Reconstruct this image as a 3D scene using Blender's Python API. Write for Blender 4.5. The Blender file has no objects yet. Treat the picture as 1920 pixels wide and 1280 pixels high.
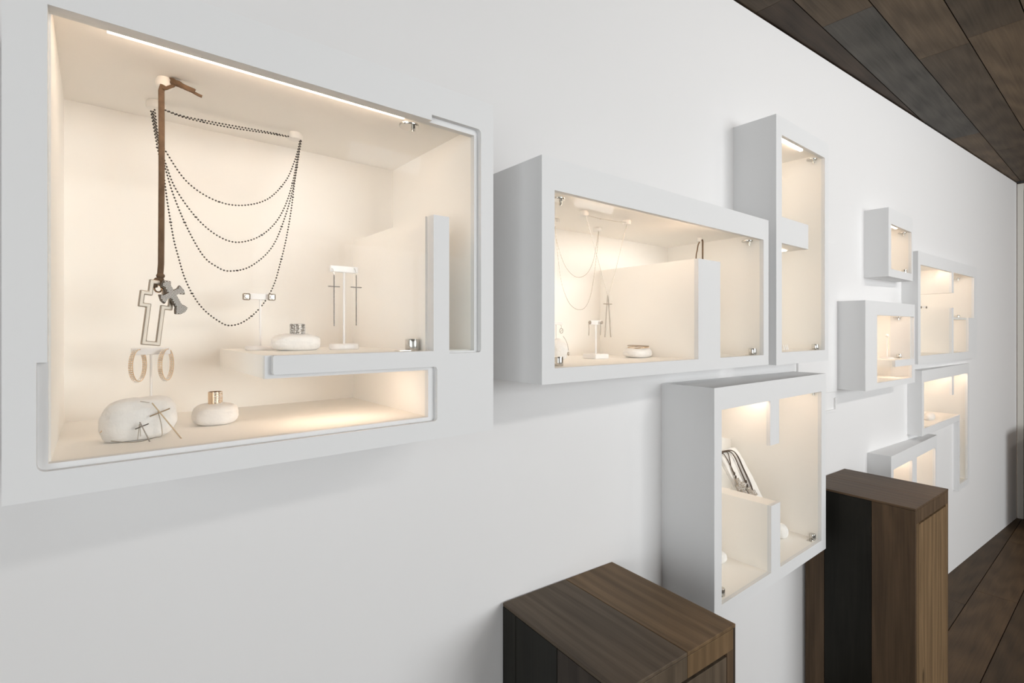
import bpy, bmesh, math, random
from mathutils import Vector, Matrix, noise

random.seed(7)
SC = bpy.context.scene
COL = SC.collection

# ------------------------------------------------------------------ view geometry
FPX, CPX, HOR, EYE = 951.0, 960.0, 620.0, 1.5          # focal length in px, centre x, horizon y, eye height
_n = math.hypot(1190, 951)
CA, SA = 1190 / _n, 951 / _n                             # heading of the camera


def ray(px):
    X = (px - CPX) / FPX
    return CA * X + SA, -SA * X + CA


def at_y(px, py, y):                                     # the point of a sight line that lies at world depth y
    rx, ry = ray(px)
    Z = y / ry
    return Vector((rx * Z, y, EYE + (HOR - py) * Z / FPX))


def at_z(px, py, z):                                     # ... that lies at height z (relative to the eye)
    Z = FPX * z / (HOR - py)
    rx, ry = ray(px)
    return Vector((rx * Z, ry * Z, EYE + z))


def dist(p):                                             # distance along the optical axis
    return SA * p[0] + CA * p[1]


def wall_y(x):
    return (1.0434 - 0.0691 * x) / 0.9976


# ------------------------------------------------------------------ materials
def mat(name, col, rough=0.6, metal=0.0, spec=0.5, bump=0.0, bscale=60, vary=0.0, vscale=8, emit=None):
    m = bpy.data.materials.new(name)
    m.use_nodes = True
    nt = m.node_tree
    b = nt.nodes['Principled BSDF']
    b.inputs['Base Color'].default_value = (*col, 1)
    b.inputs['Roughness'].default_value = rough
    b.inputs['Metallic'].default_value = metal
    b.inputs['Specular IOR Level'].default_value = spec
    if emit:
        b.inputs['Emission Color'].default_value = (*emit[0], 1)
        b.inputs['Emission Strength'].default_value = emit[1]
    tc = nt.nodes.new('ShaderNodeTexCoord')
    if vary:
        n = nt.nodes.new('ShaderNodeTexNoise')
        n.inputs['Scale'].default_value = vscale
        n.inputs['Detail'].default_value = 6
        nt.links.new(tc.outputs['Object'], n.inputs['Vector'])
        r = nt.nodes.new('ShaderNodeValToRGB')
        r.color_ramp.elements[0].position = 0.3
        r.color_ramp.elements[1].position = 0.7
        r.color_ramp.elements[0].color = (*[c * (1 - vary) for c in col], 1)
        r.color_ramp.elements[1].color = (*[min(1, c * (1 + vary)) for c in col], 1)
        nt.links.new(n.outputs['Fac'], r.inputs['Fac'])
        nt.links.new(r.outputs['Color'], b.inputs['Base Color'])
    if bump:
        n = nt.nodes.new('ShaderNodeTexNoise')
        n.inputs['Scale'].default_value = bscale
        n.inputs['Detail'].default_value = 8
        nt.links.new(tc.outputs['Object'], n.inputs['Vector'])
        bp = nt.nodes.new('ShaderNodeBump')
        bp.inputs['Strength'].default_value = bump
        bp.inputs['Distance'].default_value = 0.004
        nt.links.new(n.outputs['Fac'], bp.inputs['Height'])
        nt.links.new(bp.outputs['Normal'], b.inputs['Normal'])
    return m


def wood(name, col=None, axis='X', rough=0.5, grain=0.45):
    """stained oak; the plank colour comes from col or from the per-plank attribute 'tone'"""
    m = bpy.data.materials.new(name)
    m.use_nodes = True
    nt = m.node_tree
    N, L = nt.nodes, nt.links
    b = N['Principled BSDF']
    b.inputs['Roughness'].default_value = rough
    b.inputs['Specular IOR Level'].default_value = 0.2
    if col:
        base = N.new('ShaderNodeRGB')
        base.outputs[0].default_value = (*col, 1)
        base = base.outputs[0]
    else:
        at = N.new('ShaderNodeAttribute')
        at.attribute_name = 'tone'
        base = at.outputs['Color']
    tc = N.new('ShaderNodeTexCoord')
    vec = tc.outputs['Object']
    if not col:                                          # every plank shows another piece of the grain
        sc = N.new('ShaderNodeVectorMath'); sc.operation = 'SCALE'
        sc.inputs['Scale'].default_value = 130
        L.new(base, sc.inputs[0])
        ad = N.new('ShaderNodeVectorMath'); ad.operation = 'ADD'
        L.new(vec, ad.inputs[0]); L.new(sc.outputs[0], ad.inputs[1])
        vec = ad.outputs[0]
    mp = N.new('ShaderNodeMapping')
    mp.inputs['Scale'].default_value = {'X': (1.3, 14, 14), 'Y': (14, 1.3, 14), 'Z': (14, 14, 1.3)}[axis]
    L.new(vec, mp.inputs['Vector'])
    n1 = N.new('ShaderNodeTexNoise')
    n1.inputs['Scale'].default_value = 1.6; n1.inputs['Detail'].default_value = 5
    n1.inputs['Distortion'].default_value = 1.2
    L.new(mp.outputs[0], n1.inputs['Vector'])
    mp2 = N.new('ShaderNodeMapping')
    mp2.inputs['Scale'].default_value = {'X': (4, 160, 160), 'Y': (160, 4, 160), 'Z': (160, 160, 4)}[axis]
    L.new(vec, mp2.inputs['Vector'])
    n2 = N.new('ShaderNodeTexNoise')
    n2.inputs['Scale'].default_value = 1.0; n2.inputs['Detail'].default_value = 3
    L.new(mp2.outputs[0], n2.inputs['Vector'])
    mpw = N.new('ShaderNodeMapping')
    mpw.inputs['Scale'].default_value = {'X': (.7, 6, 6), 'Y': (6, .7, 6), 'Z': (6, 6, .7)}[axis]
    L.new(vec, mpw.inputs['Vector'])
    wv = N.new('ShaderNodeTexWave')
    wv.inputs['Scale'].default_value = 1.4; wv.inputs['Distortion'].default_value = 9
    wv.inputs['Detail'].default_value = 3; wv.inputs['Detail Scale'].default_value = .9
    L.new(mpw.outputs[0], wv.inputs['Vector'])
    a1 = N.new('ShaderNodeMath'); a1.operation = 'MULTIPLY_ADD'
    a1.inputs[1].default_value = .55
    L.new(n1.outputs['Fac'], a1.inputs[0])
    m2 = N.new('ShaderNodeMath'); m2.operation = 'MULTIPLY'; m2.inputs[1].default_value = .3
    L.new(n2.outputs['Fac'], m2.inputs[0])
    L.new(m2.outputs[0], a1.inputs[2])
    a2 = N.new('ShaderNodeMath'); a2.operation = 'MULTIPLY_ADD'; a2.inputs[1].default_value = .15
    L.new(wv.outputs['Fac'], a2.inputs[0]); L.new(a1.outputs[0], a2.inputs[2])
    mr = N.new('ShaderNodeMapRange')
    mr.inputs['From Min'].default_value = .25; mr.inputs['From Max'].default_value = .75
    mr.inputs['To Min'].default_value = 1 - grain; mr.inputs['To Max'].default_value = 1 + grain
    L.new(a2.outputs[0], mr.inputs['Value'])
    kn = N.new('ShaderNodeTexVoronoi')                    # a few dark knots
    kn.inputs['Scale'].default_value = 1.0
    mpk = N.new('ShaderNodeMapping')
    mpk.inputs['Scale'].default_value = {'X': (1.6, 4.2, 4.2), 'Y': (4.2, 1.6, 4.2), 'Z': (4.2, 4.2, 1.6)}[axis]
    L.new(vec, mpk.inputs['Vector']); L.new(mpk.outputs[0], kn.inputs['Vector'])
    kr = N.new('ShaderNodeMapRange')
    kr.inputs['From Min'].default_value = .02; kr.inputs['From Max'].default_value = .06
    kr.inputs['To Min'].default_value = .35; kr.inputs['To Max'].default_value = 1
    L.new(kn.outputs['Distance'], kr.inputs['Value'])
    mk = N.new('ShaderNodeMath'); mk.operation = 'MULTIPLY'
    L.new(mr.outputs[0], mk.inputs[0]); L.new(kr.outputs[0], mk.inputs[1])
    vm = N.new('ShaderNodeVectorMath'); vm.operation = 'SCALE'
    L.new(base, vm.inputs[0]); L.new(mk.outputs[0], vm.inputs['Scale'])
    L.new(vm.outputs[0], b.inputs['Base Color'])
    bp = N.new('ShaderNodeBump')
    bp.inputs['Strength'].default_value = .25; bp.inputs['Distance'].default_value = .002
    L.new(a2.outputs[0], bp.inputs['Height']); L.new(bp.outputs[0], b.inputs['Normal'])
    return m


def glass_mat():
    m = bpy.data.materials.new('clear_glass')
    m.use_nodes = True
    nt = m.node_tree
    nt.nodes.clear()
    out = nt.nodes.new('ShaderNodeOutputMaterial')
    tr = nt.nodes.new('ShaderNodeBsdfTransparent')
    tr.inputs[0].default_value = (.985, .99, .985, 1)
    gl = nt.nodes.new('ShaderNodeBsdfGlossy')
    gl.inputs['Roughness'].default_value = .02
    fr = nt.nodes.new('ShaderNodeFresnel')
    fr.inputs['IOR'].default_value = 1.12
    mx = nt.nodes.new('ShaderNodeMixShader')
    ge = nt.nodes.new('ShaderNodeNewGeometry')              # reflects on the side it is seen from
    iv = nt.nodes.new('ShaderNodeMath'); iv.operation = 'SUBTRACT'; iv.inputs[0].default_value = 1
    nt.links.new(ge.outputs['Backfacing'], iv.inputs[1])
    ml = nt.nodes.new('ShaderNodeMath'); ml.operation = 'MULTIPLY'
    nt.links.new(fr.outputs[0], ml.inputs[0]); nt.links.new(iv.outputs[0], ml.inputs[1])
    nt.links.new(ml.outputs[0], mx.inputs[0])
    nt.links.new(tr.outputs[0], mx.inputs[1])
    nt.links.new(gl.outputs[0], mx.inputs[2])
    nt.links.new(mx.outputs[0], out.inputs[0])
    return m


WARM = (1.0, 0.755, 0.585)
LED = 13.0
M = dict(
    wall=mat('white_wall_paint', (.81, .80, .795), .75, spec=.2, bump=.03, bscale=90),
    case=mat('white_lacquer', (.80, .80, .80), .5, spec=.25),
    lining=mat('white_lining', (.93, .907, .872), .6, spec=.2),
    led=mat('warm_light', (1, .95, .85), .5, emit=(WARM, LED)),
    led_soft=mat('warm_light_dimmed', (1, .95, .85), .5, emit=(WARM, LED * 1.3)),
    knob=mat('white_plastic', (.85, .83, .80), .35),
    stand=mat('white_stand_acrylic', (.90, .88, .87), .3),
    stone=mat('white_stone', (.86, .84, .82), .9, spec=.1, bump=.5, bscale=110, vary=.05, vscale=40),
    chrome=mat('brushed_nickel', (.62, .60, .57), .16, 1.0),
    satin=mat('satin_silver', (.47, .41, .35), .5, 1.0),
    palegold=mat('pale_gold', (.50, .39, .27), .5, 1.0),
    steel=mat('silver_metal', (.50, .44, .38), .3, 1.0),
    gold=mat('rose_gold', (.80, .62, .45), .22, 1.0),
    crystal=mat('clear_crystal', (.95, .94, .93), .14, .3, .9),
    dark=mat('black_bead', (.05, .04, .035), .18, 0.0, .6),
    oxid=mat('oxidised_silver', (.20, .17, .145), .3, .8),
    suede=mat('brown_suede', (.165, .107, .068), .9, spec=.15, bump=.3, bscale=300, vary=.18, vscale=90),
    leather=mat('dark_leather', (.085, .055, .035), .6, bump=.2, bscale=300),
    thread=mat('fine_chain', (.45, .40, .34), .35, .6),
    floor=wood('floor_oak', None, 'X', .5),
    ceil=wood('ceiling_oak', None, 'X', .55),
    void=mat('dark_gap', (.012, .011, .010), .9),
    track=mat('dark_track_metal', (.06, .06, .062), .5, .5),
    trimw=mat('cream_paint', (.66, .63, .58), .6),
    glass=glass_mat(),
)


# ------------------------------------------------------------------ object helpers
def tag(o, label=None, cat=None, group=None, kind=None):
    if label: o['label'] = label
    if cat: o['category'] = cat
    if group: o['group'] = group
    if kind: o['kind'] = kind
    return o


def thing(name, label, cat, loc=(0, 0, 0), rz=0.0, group=None):
    o = bpy.data.objects.new(name, None)
    o.empty_display_size = .02
    COL.objects.link(o)
    o.location = loc
    o.rotation_euler = (0, 0, rz)
    return tag(o, label, cat, group)


def obj(name, bm, m, parent=None, loc=None, rot=None, smooth=True, bevel=0.0):
    if isinstance(bm, bmesh.types.BMesh):
        me = bpy.data.meshes.new(name)
        bm.normal_update()
        bm.to_mesh(me)
        bm.free()
    else:
        me = bm
        me.name = name
    me.materials.clear()
    me.materials.append(m)
    o = bpy.data.objects.new(name, me)
    COL.objects.link(o)
    if parent: o.parent = parent
    if loc is not None: o.location = loc
    if rot is not None: o.rotation_euler = rot
    for p in me.polygons: p.use_smooth = smooth
    if smooth:
        me.set_sharp_from_angle(angle=math.radians(38))
    if bevel:
        b = o.modifiers.new('bevel', 'BEVEL')
        b.width = bevel; b.segments = 2; b.limit_method = 'ANGLE'; b.angle_limit = math.radians(40)
    return o


def box(bm, x0, y0, z0, x1, y1, z1):
    v = [bm.verts.new(p) for p in ((x0, y0, z0), (x1, y0, z0), (x1, y1, z0), (x0, y1, z0),
                                   (x0, y0, z1), (x1, y0, z1), (x1, y1, z1), (x0, y1, z1))]
    for f in ((3, 2, 1, 0), (4, 5, 6, 7), (0, 1, 5, 4), (1, 2, 6, 5), (2, 3, 7, 6), (3, 0, 4, 7)):
        bm.faces.new([v[i] for i in f])
    return bm


def nbox(*a):
    return box(bmesh.new(), *a)


def tube(bm, pts, r, seg=6, caps=True, flat=None):
    """sweep a round (or flat oval) section along pts; r a number or a list"""
    pts = [Vector(p) for p in pts]
    n = len(pts)
    rs = r if isinstance(r, (list, tuple)) else [r] * n
    rings = []
    up = None
    for i, p in enumerate(pts):
        t = (pts[min(i + 1, n - 1)] - pts[max(i - 1, 0)])
        t = t.normalized() if t.length > 1e-9 else Vector((0, 0, 1))
        if up is None:
            ref = Vector((0, 1, 0)) if abs(t.y) < .9 else Vector((1, 0, 0))
            u = t.cross(ref).normalized()
        else:
            u = (up - t * up.dot(t))
            u = u.normalized() if u.length > 1e-6 else t.orthogonal().normalized()
        up = u
        w = t.cross(u)
        k = flat if flat else 1.0
        rings.append([bm.verts.new(p + (u * math.cos(2 * math.pi * j / seg) + w * math.sin(2 * math.pi * j / seg) * k) * rs[i])
                      for j in range(seg)])
    for a, b in zip(rings, rings[1:]):
        for j in range(seg):
            bm.faces.new((a[j], a[(j + 1) % seg], b[(j + 1) % seg], b[j]))
    if caps:
        bm.faces.new(rings[0][::-1]); bm.faces.new(rings[-1])
    return bm


def ball(bm, c, r, sub=2, sx=1, sy=1, sz=1, rot=None):
    mt = Matrix.Translation(Vector(c)) @ (rot or Matrix()) @ Matrix.Diagonal((sx, sy, sz, 1))
    bmesh.ops.create_icosphere(bm, subdivisions=sub, radius=r, matrix=mt)
    return bm


def lathe(bm, prof, seg=24, c=(0, 0, 0)):
    """revolve (r, z) points about the vertical through c"""
    c = Vector(c)
    rings = []
    for r, z in prof:
        rings.append([bm.verts.new(c + Vector((r * math.cos(2 * math.pi * j / seg), r * math.sin(2 * math.pi * j / seg), z)))
                      for j in range(seg)] if r > 1e-6 else [bm.verts.new(c + Vector((0, 0, z)))])
    for a, b in zip(rings, rings[1:]):
        for j in range(seg):
            k = (j + 1) % seg
            if len(a) == 1 and len(b) == 1: continue
            if len(a) == 1: bm.faces.new((a[0], b[k], b[j]))
            elif len(b) == 1: bm.faces.new((a[j], a[k], b[0]))
            else: bm.faces.new((a[j], a[k], b[k], b[j]))
    bmesh.ops.recalc_face_normals(bm, faces=bm.faces)
    return bm


def spline(pts, step):
    """Catmull-Rom through pts, resampled at equal distances"""
    pts = [Vector(p) for p in pts]
    P = [pts[0] * 2 - pts[1]] + pts + [pts[-1] * 2 - pts[-2]]
    dense = []
    for i in range(1, len(P) - 2):
        a, b, c, d = P[i - 1], P[i], P[i + 1], P[i + 2]
        for k in range(24):
            t = k / 24
            dense.append(.5 * ((2 * b) + (c - a) * t + (2 * a - 5 * b + 4 * c - d) * t * t + (3 * b - a - 3 * c + d) * t ** 3))
    dense.append(pts[-1])
    out, acc = [dense[0]], 0.0
    for a, b in zip(dense, dense[1:]):
        L = (b - a).length
        while acc + L >= step and L > 1e-12:
            a = a + (b - a) * ((step - acc) / L)
            out.append(a.copy())
            L = (b - a).length
            acc = 0.0
        acc += L
    return out


def rnd(poly, radii):
    """rounded corners: radii maps a vertex index to its radius"""
    out = []
    n = len(poly)
    for i, p in enumerate(poly):
        r = radii.get(i, 0)
        p = Vector((p[0], p[1]))
        if not r:
            out.append(tuple(p)); continue
        a = (Vector(poly[i - 1]) - p).normalized()
        b = (Vector(poly[(i + 1) % n]) - p).normalized()
        s, e = p + a * r, p + b * r
        for k in range(7):
            t = k / 6
            out.append(tuple((1 - t) ** 2 * s + 2 * t * (1 - t) * p + t * t * e))
    return out


def panel(outer, holes, y0, y1):
    """a flat board in the local x-z plane from depth y0 to y1, with openings"""
    cu = bpy.data.curves.new('panel', 'CURVE')
    cu.dimensions = '2D'
    cu.fill_mode = 'BOTH'
    cu.extrude = abs(y1 - y0) / 2
    for poly in [outer] + list(holes):
        s = cu.splines.new('POLY')
        s.points.add(len(poly) - 1)
        for q, (x, z) in zip(s.points, poly): q.co = (x, z, 0, 1)
        s.use_cyclic_u = True
    o = bpy.data.objects.new('panel', cu)
    COL.objects.link(o)
    dg = bpy.context.evaluated_depsgraph_get()
    dg.update()
    me = bpy.data.meshes.new_from_object(o.evaluated_get(dg))
    bpy.data.objects.remove(o)
    bpy.data.curves.remove(cu)
    mid = (y0 + y1) / 2
    for v in me.vertices:
        x, z, e = v.co
        v.co = (x, mid - e, z)
    bm = bmesh.new()
    bm.from_mesh(me)
    bpy.data.meshes.remove(me)
    bmesh.ops.remove_doubles(bm, verts=bm.verts, dist=1e-5)
    bmesh.ops.recalc_face_normals(bm, faces=bm.faces)
    return bm


def inset(poly, t):
    """offset a counter-clockwise right-angled polygon inwards by t"""
    n, out = len(poly), []
    for i, p in enumerate(poly):
        a, b = Vector(poly[i - 1]), Vector(poly[(i + 1) % n])
        p = Vector(p)
        e0, e1 = (p - a).normalized(), (b - p).normalized()
        out.append(tuple(p + t * (Vector((-e0.y, e0.x)) + Vector((-e1.y, e1.x)))))
    return out


def rect(x0, z0, x1, z1):
    return [(x0, z0), (x1, z0), (x1, z1), (x0, z1)]


def ring(outer, inner, y0, yb):
    """a sleeve between two loops from depth y0 back to yb(x)"""
    bm = bmesh.new()
    L = [[bm.verts.new((x, y0, z)) for x, z in outer], [bm.verts.new((x, yb(x), z)) for x, z in outer],
         [bm.verts.new((x, yb(x), z)) for x, z in inner], [bm.verts.new((x, y0, z)) for x, z in inner]]
    n = len(outer)
    for a, b in zip(L, L[1:] + L[:1]):
        for j in range(n):
            k = (j + 1) % n
            bm.faces.new((a[j], a[k], b[k], b[j]))
    bmesh.ops.recalc_face_normals(bm, faces=bm.faces)
    return bm


# ------------------------------------------------------------------ the room
WANG = -math.atan(0.0691 / 0.9976)
WALL_O = Vector((0, wall_y(0), 0))
WALL_TOP = EYE + 1.184
XEND = 5.698
T_FRONT = .022                                          # board thickness where the case is rebated
T_THIN = .013
cases = []                                               # (origin, angle, outer polygon) of each case, for the niches in the wall


def to_wall(p):
    q = Vector((p[0], p[1])) - Vector((WALL_O.x, WALL_O.y))
    return q.x * math.cos(WANG) + q.y * math.sin(WANG)


class Case:
    def __init__(s, label, px, vp, outer, hole, y=.775, front_hole=None, slabs=(), lining=None, depth=.36, raise_top=.02,
                 strips=(), dim=True):
        rx, ry = ray(px)
        s.F = Vector((rx * y / ry, y))
        s.a = math.atan2(951, vp - CPX) - math.atan2(951, 1190)
        zb = min(z for _, z in outer)
        s.zb = zb
        s.t = thing('wall_display_case', label, 'display case', (s.F.x, s.F.y, EYE + zb), s.a, 'white wall display cases')
        P = lambda poly: [(x, z - zb) for x, z in poly]
        c, si = math.cos(s.a), math.sin(s.a)

        def back(w):
            return (1.0434 - .0691 * (s.F.x + c * w) - .9976 * (s.F.y + si * w)) / (.9976 * c - .0691 * si)
        s.back = back
        T_FRONT = globals()['T_FRONT'] if front_hole else T_THIN
        if front_hole:
            obj('front_panel', panel(P(outer), [P(front_hole)], 0, .010), M['case'], s.t, smooth=False)
            obj('front_frame', panel(P(outer), [P(hole)], .010, T_FRONT), M['case'], s.t, smooth=False)
        else:
            obj('front_frame', panel(P(outer), [P(hole)], 0, T_FRONT), M['case'], s.t, smooth=False)
        obj('outer_casing', ring(P(outer), P(inset(outer, .02)), T_FRONT, back), M['case'], s.t, smooth=False)
        lp = lining
        zt = max(z for _, z in lp)
        lp = [(x, z + raise_top if abs(z - zt) < 1e-6 else z) for x, z in lp]
        bm = ring(P(inset(lp, -.006)), P(lp), T_FRONT, lambda w: depth)
        bk = panel(P(inset(lp, -.006)), [], depth, depth + .006)
        me = bpy.data.meshes.new('t'); bk.to_mesh(me); bk.free(); bm.from_mesh(me); bpy.data.meshes.remove(me)
        obj('interior_lining', bm, M['lining'], s.t, smooth=False)
        s.ceil = zt + raise_top
        s.right, s.tf = max(x for x, _ in hole), T_FRONT
        for (x0, z0, x1, z1) in slabs:
            obj('divider', nbox(x0, T_FRONT, z0 - zb, x1, depth, z1 - zb), M['lining'], s.t, smooth=False)
        for (x0, x1, z, y0, y1) in strips:
            obj('light_strip', nbox(x0, y0, z - zb - ((.007 if dim else .011 if front_hole else .0065) if z > s.ceil - .01 else .0028), x1, y0 + (y1 - y0) * .6, z - zb - .0005), M['led_soft' if dim else 'led'], s.t, smooth=False)
        obj('glass_pane', panel(P(inset(hole, .0006)), [], T_FRONT * .55, T_FRONT * .55 + .004), M['glass'], s.t, smooth=False)
        cases.append((s, outer))

    def local(s, p):
        return s.t.matrix_basis.inverted() @ Vector(p)

    def spot(s, px, py, dep, r):
        """where the sight line meets the case at that depth, kept clear of its right side"""
        lim = s.right - r - .004
        lo = s.tf + r + .002
        while True:
            q = s.local(at_y(px, py, s.F.y + dep))
            if q.x <= lim or dep <= lo: break
            dep -= .001
        k = max(0.0, q.x - lim)
        q.x -= k
        return q

    def hinge_foot(s, px, py, r=.0115, h=.021, dep=.045, base_z=None):
        q = s.spot(px, py, dep, r)
        z0 = q.z if base_z is None else base_z - s.zb
        bm = bmesh.new()
        lathe(bm, [(0, 0), (r * .97, 0), (r, .001), (r, h - .001), (r * .97, h), (0, h)], 28, (q.x, q.y, z0))
        h_ = obj('hinge', bm, M['chrome'], s.t)
        obj('hinge_base', nbox(q.x - .030, q.y - r * .8, z0, q.x - r * .6, q.y + r * .8, z0 + .0012), M['chrome'], h_, smooth=False)
        return h_

    def hinge_head(s, px, py, top_z, r=.017, dep=.05, pin=.016):
        q = s.spot(px, py, dep, r)
        z0 = top_z - s.zb
        bm = bmesh.new()
        lathe(bm, [(0, -.004), (r * .96, -.004), (r, -.003), (r, 0), (0, 0)], 28, (q.x, q.y, z0))
        h_ = obj('hinge_plate', bm, M['chrome'], s.t)
        bm = bmesh.new()
        lathe(bm, [(0, -pin), (.0035, -pin), (.0035, -.004), (0, -.004)], 14, (q.x + r * .35, q.y - .004, z0))
        obj('pivot_pin', bm, M['chrome'], h_)
        return h_

    def knob(s, px, py, r=.013, dome=False):
        p = at_z(px, py, s.ceil)
        q = s.local(p)
        z0 = s.ceil - s.zb
        bm = bmesh.new()
        if dome:
            prof = [(r * .8, 0), (r * .95, -.004), (r, -.008)] + [(r * math.cos(k * math.pi / 12), -.009 - r * .95 * math.sin(k * math.pi / 12)) for k in range(1, 6)] + [(0, -.009 - r * .95)]
        else:
            prof = [(r * .9, 0), (r, -.003), (r, -.010), (r * .9, -.0125), (0, -.013)]
        lathe(bm, prof, 24, (q.x, q.y, z0))
        obj('knob', bm, M['knob'], s.t)
        return p


# ---- case shapes (local metres: along the front, height relative to the eye)
O1 = rect(0, -.1905, .670, .4338)
H1 = [(.0367, -.1523), (.5330, -.1523), (.5330, -.0690), (.2660, -.0690), (.2660, -.0355), (.5380, -.0355), (.5380, .2045),
      (.5705, .2045), (.5705, -.0370), (.6323, -.0370), (.6323, .3690), (.0367, .3690)]
FH1 = rnd([(.0275, -.1590), (.5456, -.1590), (.5456, -.0632), (.2747, -.0632), (.2747, -.0355), (.5380, -.0355), (.5380, .2045),
           (.5705, .2045), (.5705, -.0403), (.6409, -.0403), (.6409, .3790), (.5348, .3790), (.5348, .3690), (.0367, .3690),
           (.0367, -.0358), (.0275, -.0358)], {0: .010, 1: .007, 2: .007, 3: .004, 4: .003, 9: .007, 10: .009})
c1 = Case('largest-looking white case, nearest the camera, holding a beaded necklace and hanging crosses', 3, 2116, O1, H1,
          front_hole=FH1, depth=.35, dim=False, lining=rect(.0385, -.1523, .6330, .3690), raise_top=.017,
          slabs=[(.5340, -.1523, .5705, .2045), (.2660, -.0690, .6330, -.0355)],
          strips=[(.09, .50, .386, .030, .048), (.31, .48, -.069, .074, .092), ])
O2 = rect(0, -.1110, .9997, .3620)
H2 = [(.0361, -.0785), (.5823, -.0785), (.5823, .2005), (.6983, .2005), (.6983, -.0785), (.9648, -.0785), (.9648, .2950), (.0361, .2950)]
c2 = Case('wide white case with a tall inner post, beside the nearest case', 1016, 2150, O2, H2, dim=False,
          lining=rect(.0340, -.0785, .9670, .2950), slabs=[(.5823, -.0785, .6983, .2005)],
          strips=[(.16, .82, .315, .032, .056)])
O3 = rect(0, -.1155, .4447, .7276)
H3 = [(.0418, -.0735), (.4106, -.0735), (.4106, .6665), (.0418, .6665), (.0418, .3880), (.2575, .3880), (.2575, .2990), (.0418, .2990)]
c3 = Case('tall narrow white case reaching highest up the wall', 1455.5, 2150, O3, H3,
          lining=rect(.0400, -.0735, .4125, .6665), slabs=[(.0400, .2990, .2575, .3880)],
          strips=[(.06, .30, .6865, .036, .052), (.06, .22, .2990, .06, .09)])
O4 = rect(0, -.8420, .8100, -.1645)
H4 = [(.0400, -.8000), (.3530, -.8000), (.3530, -.5795), (.4194, -.5795), (.4194, -.8000), (.7680, -.8000), (.7680, -.2310), (.4114, -.2310),
      (.4114, -.3790), (.3460, -.3790), (.3460, -.2310), (.0400, -.2310)]
c4 = Case('squarish white case above the nearer wooden pedestal, with stone and leather cords inside', 1339.5, 2150, O4, H4,
          lining=rect(.0380, -.8000, .7700, -.2310), slabs=[(.3530, -.8000, .4194, -.5795), (.3460, -.3790, .4114, -.2110)],
          strips=[(.12, .34, -.211, .036, .052), (.43, .70, -.211, .036, .052)])
OB = rect(0, -.2600, .6300, .1320)
HB = [(.1331, -.2328), (.5880, -.2328), (.5880, -.1705), (.3563, -.1705), (.3563, -.1390), (.6186, -.1390), (.6186, .0700), (.1331, .0700)]
cB = Case('small white case with a low shelf, right of the tall case at eye level', 1622.5, 2260, OB, HB, y=.7555,
          lining=rect(.1310, -.2328, .6200, .0700), slabs=[(.3563, -.1705, .6200, -.1390), ],
          strips=[(.16, .55, .0900, .036, .052), (.46, .56, -.1705, .050, .062)])
OA = rect(0, .2545, .3923, .5759)
HA = rect(.0395, .2910, .3690, .5030)
cA = Case('smallest white case, the high square one hanging alone', 1666, 2150, OA, HA, y=.75, lining=rect(.0380, .2910, .3705, .5030),
          strips=[(.07, .28, .523, .036, .052)])
OC = rect(0, -.1750, 1.1920, .4176)
HC = [(.0420, -.1322), (.6120, -.1322), (.6120, .1366), (.6487, .1366), (.6487, -.1322), (.9850, -.1322), (.9850, .0830), (1.1150, .0830),
      (1.1150, .3490), (.6487, .3490), (.6487, .2255), (.6110, .2255), (.6110, .3490), (.0420, .3490)]
cC = Case('far upper white case with posts from above and below, right of the small cases', 1721.4, 2245, OC, HC, y=.745,
          lining=rect(.0400, -.1322, 1.1170, .3490),
          slabs=[(.6120, -.1322, .6487, .1366), (.6110, .2255, .6487, .3690), (.9850, -.1322, .9970, .0830), (.6487, .0700, 1.117, .0830)],
          strips=[(.10, .58, .369, .036, .052), (.68, 1.02, .369, .036, .052), (.72, .94, .0700, .09, .105)])
OD = [(0, -.5620), (.7623, -.5620), (.7623, -1.0019), (1.0300, -1.0019), (1.0300, -.2125), (0, -.2125)]
HD = [(.0380, -.5250), (.7880, -.5250), (.7880, -.9625), (.9889, -.9625), (.9889, -.2760), (.6460, -.2760), (.6460, -.3890), (.6044, -.3890),
      (.6044, -.2760), (.0380, -.2760)]
cD = Case('L-shaped white case on the far wall with a long leg down', 1728.5, 2200, OD, HD, y=.7475,
          lining=[(.0360, -.5250), (.7880, -.5250), (.7880, -.9625), (.9910, -.9625), (.9910, -.2760), (.0360, -.2760)],
          slabs=[(.6044, -.3890, .6460, -.2560)], strips=[(.08, .58, -.256, .036, .052), (.67, .97, -.256, .036, .060)])
OE = rect(0, -1.0300, .8048, -.5909)
HE = [(.0352, -.9900), (.7700, -.9900), (.7700, -.6580), (.4112, -.6580), (.4112, -.8600), (.3321, -.8600), (.3321, -.6580), (.0352, -.6580)]
cE = Case('low white case half hidden behind the farther wooden pedestal', 1671, 2169, OE, HE, y=.7495,
          lining=rect(.0340, -.9900, .7720, -.6580), slabs=[(.3321, -.8600, .4112, -.6380)],
          strips=[(.08, .31, -.638, .036, .052), (.44, .70, -.638, .036, .052)])

# ---- wall with a niche behind each case
holes = []
for s, outer in cases:
    poly = []
    for w, z in inset(outer, .008):
        dep = s.back(w)
        c, si = math.cos(s.a), math.sin(s.a)
        poly.append((to_wall((s.F.x + c * w - si * dep, s.F.y + si * w + c * dep)), EYE + z))
    holes.append(poly)
S0 = to_wall((-2.6, wall_y(-2.6)))
S1 = to_wall((XEND, wall_y(XEND)))
wb = obj('wall_back', panel([(S0, 0), (S1, 0), (S1, WALL_TOP), (S0, WALL_TOP)], holes, 0, .32), M['wall'], None,
         WALL_O, (0, 0, WANG), smooth=False)
tag(wb, kind='structure')

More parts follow.
